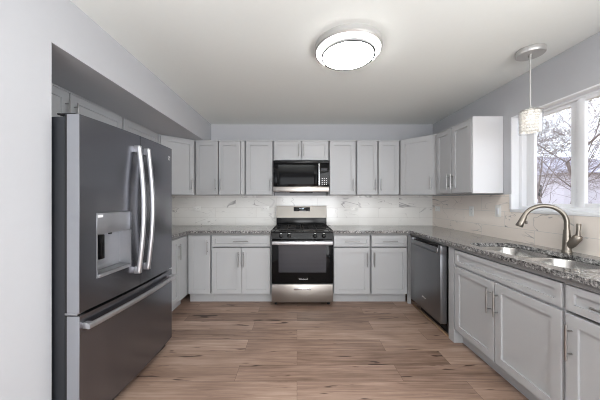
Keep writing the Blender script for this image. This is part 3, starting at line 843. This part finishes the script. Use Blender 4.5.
zd0 = 0.705
# near door with dispenser opening
ds = (1.425 - fc, 1.695 - fc, 0.858, 1.232)
q = MB()
q.prism(curved(-hw, ds[0], 0.012), zd0, zt); q.prism(curved(ds[1], -0.003, 0.012), zd0, zt)
q.prism(curved(ds[0], ds[1], 0.012), zd0, ds[2]); q.prism(curved(ds[0], ds[1], 0.012), ds[3], zt)
dl = q.build('door', M['slate'], fg, 30)
q = MB(); q.box(0.0, 0.0115, -hw + 0.002, -0.004, zd0 + 0.003, zt - 0.003)
q.build('gasket', M['rubber'], dl)
q = MB(); q.box(0.013, bx + 0.0005, -hw - 0.0035, -hw - 0.0003, zd0, zt, 0.001, 1)
q.build('side_trim', M['silver_side'], dl)
MB().prism(curved(0.003, hw, 0.012), zd0, zt).build('door', M['slate'], fg, 30)
q = MB(); q.box(0.0, 0.0115, 0.004, hw - 0.002, zd0 + 0.003, zt - 0.003); q.build('gasket', M['rubber'], fg)
dz = MB().prism(curved(-hw, hw, 0.012, 24), 0.082, 0.688).build('freezer_drawer', M['slate'], fg, 30)
q = MB(); q.box(0.013, bx + 0.0005, -hw - 0.0035, -hw - 0.0003, 0.082, 0.688, 0.001, 1); q.build('side_trim', M['silver_side'], dz)
q = MB(); q.box(0.0, 0.0115, -hw + 0.002, hw - 0.002, 0.085, 0.685); q.build('gasket', M['rubber'], dz)
# hinges
for sy in (-1, 1):
    q = MB(); q.box(-0.05, 0.050, sy * (hw - 0.035) - 0.03, sy * (hw - 0.035) + 0.03, 1.7625, 1.770, 0.002)
    q.build('hinge_cover', M['black_matte'], fg)
q = MB(); q.box(-0.005, 0.066, -hw + 0.002, -hw + 0.05, 0.690, 0.703, 0.002); q.build('hinge', M['chrome'], fg)
# dispenser: control plate, niche, spout, tray
pl = MB().box(0.03, prof(ds[0]) + 0.004, ds[0] + 0.001, ds[1] - 0.001, 1.108, ds[3] - 0.001, 0.003).build('dispenser_panel', M['dispenser'], fg)
MB().box(prof(ds[0]) + 0.0035, prof(ds[0]) + 0.005, ds[0] + 0.006, ds[0] + 0.040, 1.205, 1.220).build('badge', M['logo'], pl)
q = MB(); x0n = 0.016; n0 = ds[0] + 0.001; n1 = ds[1] - 0.001
q.box(x0n, 0.022, n0, n1, ds[2] + 0.001, 1.107); q.box(0.022, prof(ds[0]) + 0.003, n0, n0 + 0.007, ds[2] + 0.001, 1.107)
q.box(0.022, prof(ds[1]) + 0.001, n1 - 0.007, n1, ds[2] + 0.001, 1.107); q.box(0.022, prof(ds[0]) + 0.012, n0 + 0.007, n1 - 0.007, ds[2] + 0.001, ds[2] + 0.020, 0.002)
nic = q.build('dispenser_niche', M['dispenser'], fg)
MB().box(0.0225, 0.072, n0 + 0.042, n0 + 0.080, 0.955, 1.100, 0.004).build('paddle', M['black'], fg)
MB().tube([(0.06, (n0 + n1) / 2, 1.110), (0.06, (n0 + n1) / 2, 1.094)], [0.012, 0.009], 14).build('nozzle', M['rubber'], fg)
MB().box(0.03, prof(ds[0]) + 0.006, n0 + 0.02, n1 - 0.02, ds[2] + 0.0205, ds[2] + 0.024).build('drip_tray', M['nickel'], fg)
# door handles, bowed away from the doors
def bow_handle(yy):
    q = MB(); pts = []; za, zb = 0.810, 1.672
    for k in range(17):
        u = k / 16.0
        pts.append((prof(yy) + 0.026 + 0.034 * math.sin(PI * u), yy, za + (zb - za) * u))
    q.tube(pts, [0.0155] * 17, 14)
    for z in (za + 0.014, zb - 0.014):
        q.box(prof(yy) - 0.002, prof(yy) + 0.040, yy - 0.0135, yy + 0.0135, z - 0.024, z + 0.024, 0.004)
    return q
bow_handle(-0.050).build('handle', M['bar'], dl, 60)
bow_handle(0.050).build('handle', M['bar'], [o for o in fg.children if o.name.startswith('door') and o != dl][0], 60)
q = MB(); zh = 0.630; pts = [(prof(-hw + 0.03) + 0.036, -hw + 0.012, zh)]
for k in range(13):
    y = -hw + 0.03 + (2 * hw - 0.06) * k / 12
    pts.append((prof(y) + 0.038, y, zh))
pts.append((prof(hw - 0.03) + 0.036, hw - 0.012, zh))
for a, b_ in zip(pts, pts[1:]):
    pass
loops = [[(x + dx, y, z + dz_) for dx, dz_ in ((-0.008, -0.015), (0.004, -0.015), (0.008, -0.010), (0.008, 0.010), (0.004, 0.015), (-0.008, 0.015))] for x, y, z in pts]
q.loft(loops, True, True)
for sy in (-1, 1):
    yy = sy * (hw - 0.030)
    q.box(prof(yy) - 0.002, prof(yy) + 0.034, yy - 0.014, yy + 0.014, zh - 0.016, zh + 0.016, 0.003)
q.build('handle', M['bar'], dz, 40)
# small emblem on the far door
MZ = Matrix.Rotation(PI / 2, 4, 'Z') @ RX
q = MB()
q.tube([(prof(0.40) + 0.0008, 0.40 + 0.012 * math.cos(a), 1.675 + 0.012 * math.sin(a)) for a in [2 * PI * k / 20 for k in range(19)]], 0.0016, 6)
q.box(prof(0.40) - 0.001, prof(0.40) + 0.0015, 0.386, 0.414, 1.655, 1.659)
q.build('emblem', M['logo'], fg)

# ------------------------------------------------------------------ lamps
lx, ly = 0.376, 1.845
cl_ = thing('ceiling_light', 'round flush ceiling light with white diffuser and thin chrome ring', 'ceiling light', (lx, ly, H))
MB().lathe([(0, 0), (0.243, 0), (0.243, -0.034), (0.2315, -0.046), (0.2315, -0.030), (0, -0.030)], 0, 0, 64).build('base', M['satin'], cl_)
MB().lathe([(0.226, -0.0302), (0.230, -0.036), (0.229, -0.048), (0.220, -0.058), (0.197, -0.064), (0.197, -0.031), (0.226, -0.0302)], 0, 0, 64).build('outer_diffuser', M['lamp_white'], cl_, 60)
MB().lathe([(0.1965, -0.058), (0.1965, -0.079), (0.190, -0.082), (0.184, -0.079), (0.184, -0.058), (0.1965, -0.058)], 0, 0, 64).build('ring', M['ring'], cl_, 60)
MB().lathe([(0.1835, -0.060), (0.1835, -0.078), (0.15, -0.086), (0.08, -0.090), (0, -0.091)], 0, 0, 64).build('inner_diffuser', M['lamp_white'], cl_, 60)

px_, py_ = 1.764, 1.89
pd = thing('pendant_light', 'small crystal pendant light hanging on a thin rod by the window', 'pendant light', (px_, py_, H))
MB().lathe([(0, 0), (0.086, 0), (0.088, -0.004), (0.088, -0.034), (0.084, -0.040), (0, -0.040)], 0, 0, 48).build('canopy', M['satin'], pd)
MB().lathe([(0, -0.040), (0.012, -0.040), (0.012, -0.055), (0.006, -0.060), (0.0055, -0.425), (0.010, -0.43), (0.010, -0.446), (0, -0.446)], 0, 0, 20).build('rod', M['satin'], pd)
MB().lathe([(0, -0.440), (0.020, -0.440), (0.024, -0.452), (0.062, -0.456), (0.062, -0.462), (0, -0.462)], 0, 0, 32).build('cap', M['nickel'], pd)
q = MB()
rows, per = 7, 18
for j in range(rows):
    for k in range(per):
        a = 2 * PI * (k + 0.5 * (j % 2)) / per; rr = 0.056
        mt = Matrix.Translation((rr * math.cos(a), rr * math.sin(a), -0.476 - j * 0.0225)) @ Matrix.Rotation(a, 4, 'Z')
        b = bmesh.new(); bmesh.ops.create_icosphere(b, subdivisions=1, radius=0.0112)
        bmesh.ops.scale(b, vec=(0.8, 0.95, 1.1), verts=b.verts)
        q._merge(b, mt)
bd = q.build('crystal_beads', M['crystal'], pd, 5); bd['kind'] = 'stuff'
MB().lathe([(0.072, -0.463), (0.072, -0.632), (0.069, -0.632), (0.069, -0.463), (0.072, -0.463)], 0, 0, 40).build('glass_shade', M['clear'], pd)
MB().lathe([(0, -0.462), (0.014, -0.463), (0.014, -0.480), (0.024, -0.50), (0.026, -0.53), (0.018, -0.555), (0, -0.562)], 0, 0, 24).build('bulb', M['bulb'], pd, 60)

# ------------------------------------------------------------------ outlets and switch on the backsplash
def wall_plate(label, loc, rotz, horizontal, kind, group=None):
    r = thing('wall_outlet' if kind == 'outlet' else 'wall_switch', label, kind, loc, rotz, group)
    w_, h_ = (0.058, 0.036) if horizontal else (0.036, 0.058)
    MB().box(-w_, w_, -0.005, 0, -h_, h_, 0.002).build('cover_plate', M['plate'], r)
    if kind == 'outlet':
        for s in (-1, 1):
            c = (s * 0.021, 0) if horizontal else (0, s * 0.021)
            a = 0.013
            o = MB().box(c[0] - a, c[0] + a, -0.0065, -0.0045, c[1] - a, c[1] + a, 0.001, 1).build('socket', M['plate'], r)
            q = MB()
            for t_ in (-0.005, 0.005): q.box(c[0] + t_ - 0.001, c[0] + t_ + 0.001, -0.0068, -0.006, c[1] - 0.003, c[1] + 0.005)
            q.build('slots', M['rubber'], o)
    else:
        MB().box(-0.016, 0.016, -0.009, -0.0045, -0.032, 0.032, 0.002).build('rocker', M['white_trim'], r)
    return r
yt = YB - 0.0095; xt = XR - 0.0095
wall_plate('white outlet on marble backsplash below the two-door left wall cabinet', (-1.50, yt, 1.180), 0, True, 'outlet')
wall_plate('white outlet on marble backsplash just left of the range backguard', (-0.475, yt, 1.180), 0, True, 'outlet')
wall_plate('white outlet on marble backsplash just right of the range backguard', (0.85, yt, 1.180), 0, True, 'outlet')
wall_plate('white outlet on the right wall, closest to the back corner', (xt, 3.60, 1.180), -PI / 2, True, 'outlet')
wall_plate('white outlet on the right wall under the two-door cabinet, before the switch', (xt, 2.90, 1.175), -PI / 2, False, 'outlet')
wall_plate('white rocker switch on the right wall between end panel and window', (xt, 2.515, 1.195), -PI / 2, False, 'switch')

# ------------------------------------------------------------------ outside the window
q = MB(); b = q.bm
NX, NY = 24, 24
def gz(x, y):
    t_ = max(0.0, min(1.0, (x - 5) / 18.0))
    return -0.75 + 1.55 * t_ + 0.12 * math.sin(x * 0.9) * math.cos(y * 0.7) * t_
vs = [[b.verts.new((2.3 + 50 * i / NX, -8 + 60 * j / NY, gz(2.3 + 50 * i / NX, -8 + 60 * j / NY))) for j in range(NY + 1)] for i in range(NX + 1)]
for i in range(NX):
    for j in range(NY): b.faces.new((vs[i][j], vs[i + 1][j], vs[i + 1][j + 1], vs[i][j + 1]))
g_ = q.build('ground', M['ground']); struct(g_)

def tree(label, x, y, h, lean, seed, spread=0.5, r0=0.09):
    rnd = random.Random(seed)
    z = gz(x, y) - 0.05
    q = MB()
    def grow(p, d_, L, r, lvl):
        n_ = 4; pts = [p]; rs = [r]
        for k in range(n_):
            d_ = (d_ + Vector((rnd.gauss(0, 0.13), rnd.gauss(0, 0.13), rnd.gauss(0.02, 0.10)))).normalized()
            p = p + d_ * (L / n_); pts.append(p); rs.append(max(0.003, r * (1 - 0.55 * (k + 1) / n_)))
        q.tube(pts, rs, 6 if lvl < 2 else 4, caps=(lvl == 0))
        if lvl >= 4: return
        nb = (7, 6, 6, 4)[lvl]
        for c in range(nb):
            k = rnd.randint(1, n_) if lvl else rnd.randint(2, n_)
            a = rnd.uniform(0, 2 * PI); e = rnd.uniform(0.35, 0.9) * (1 + spread)
            ax = d_.orthogonal().normalized(); ax.rotate(Matrix.Rotation(a, 3, d_))
            nd = (d_ * math.cos(e) + ax * math.sin(e)).normalized()
            nd.z = nd.z * 0.8 + 0.12
            grow(pts[k], nd.normalized(), L * rnd.uniform(0.5, 0.72), rs[k] * rnd.uniform(0.32, 0.44), lvl + 1)
    grow(Vector((0, 0, 0)), Vector(lean).normalized(), h * 0.5, r0, 0)
    o = q.build('bare_tree', M['bark'])
    o.location = (x, y, z)
    return tag(o, label, 'tree', 'bare trees in the garden')
tree('bare tree with slim upright trunk nearest the left window jamb', 7.4, 7.65, 6.4, (0.0, 0.03, 1), 3, 0.25, 0.045)
tree('slim bare tree just right of the leftmost trunk outside', 9.9, 9.75, 7.0, (0.02, -0.02, 1), 12, 0.3, 0.060)
tree('bare spreading tree seen through middle of the left pane', 12.2, 11.3, 7.4, (0.02, -0.1, 1), 22, 0.5, 0.055)
tree('dark bare tree outside the right pane', 7.2, 5.95, 6.0, (-0.02, 0.05, 1), 5, 0.35, 0.075)
tree('bare tree farther out behind the window mullion', 16.5, 14.6, 8.5, (0, 0.05, 1), 31, 0.5, 0.075)

hs = thing('house', 'pale lavender grey neighbouring house far behind the bare trees', 'house', (27, 27.5, gz(27, 27.5) - 0.1))
MB().box(-4, 4, -6, 6, 0, 3.0).build('walls', M['siding'], hs)
q = MB()
q.prism([(-6.6, 3.0), (6.6, 3.0), (0, 5.4)], -4.4, 4.4)
q.build('roof', M['roof'], hs, 30, bgm @ Matrix(((1, 0, 0, 0), (0, 1, 0, 0), (0, 0, 1, 0), (0, 0, 0, 1))))
for yy in (-3.5, 0.0, 3.5):
    MB().box(-4.03, -3.98, yy - 0.5, yy + 0.5, 1.0, 2.1).build('window', M['black_glass'], hs)
for i, (x, y, s_, lb) in enumerate(((14.5, 14.6, 0.55, 'tan dry shrub below the house at left of the pane'), (15.0, 13.6, 0.7, 'tan dry shrub low in middle of the left pane'),
                                   (10.5, 8.6, 0.5, 'tan dry shrub low in the right pane'))):
    rnd = random.Random(40 + i); q = MB()
    for k in range(90):
        a = rnd.uniform(0, 2 * PI); e = rnd.uniform(0.15, 1.2); L = s_ * rnd.uniform(0.7, 1.25)
        v = Vector((math.cos(a) * math.sin(e), math.sin(a) * math.sin(e), math.cos(e)))
        q.tube([v * 0.02, v * L * 0.5 + Vector((0, 0, 0.03)), v * L], [0.014, 0.010, 0.004], 4, caps=False)
    o = q.build('dry_shrub', M['bush']); o.location = (x, y, gz(x, y) - 0.03)
    tag(o, lb, 'shrub')
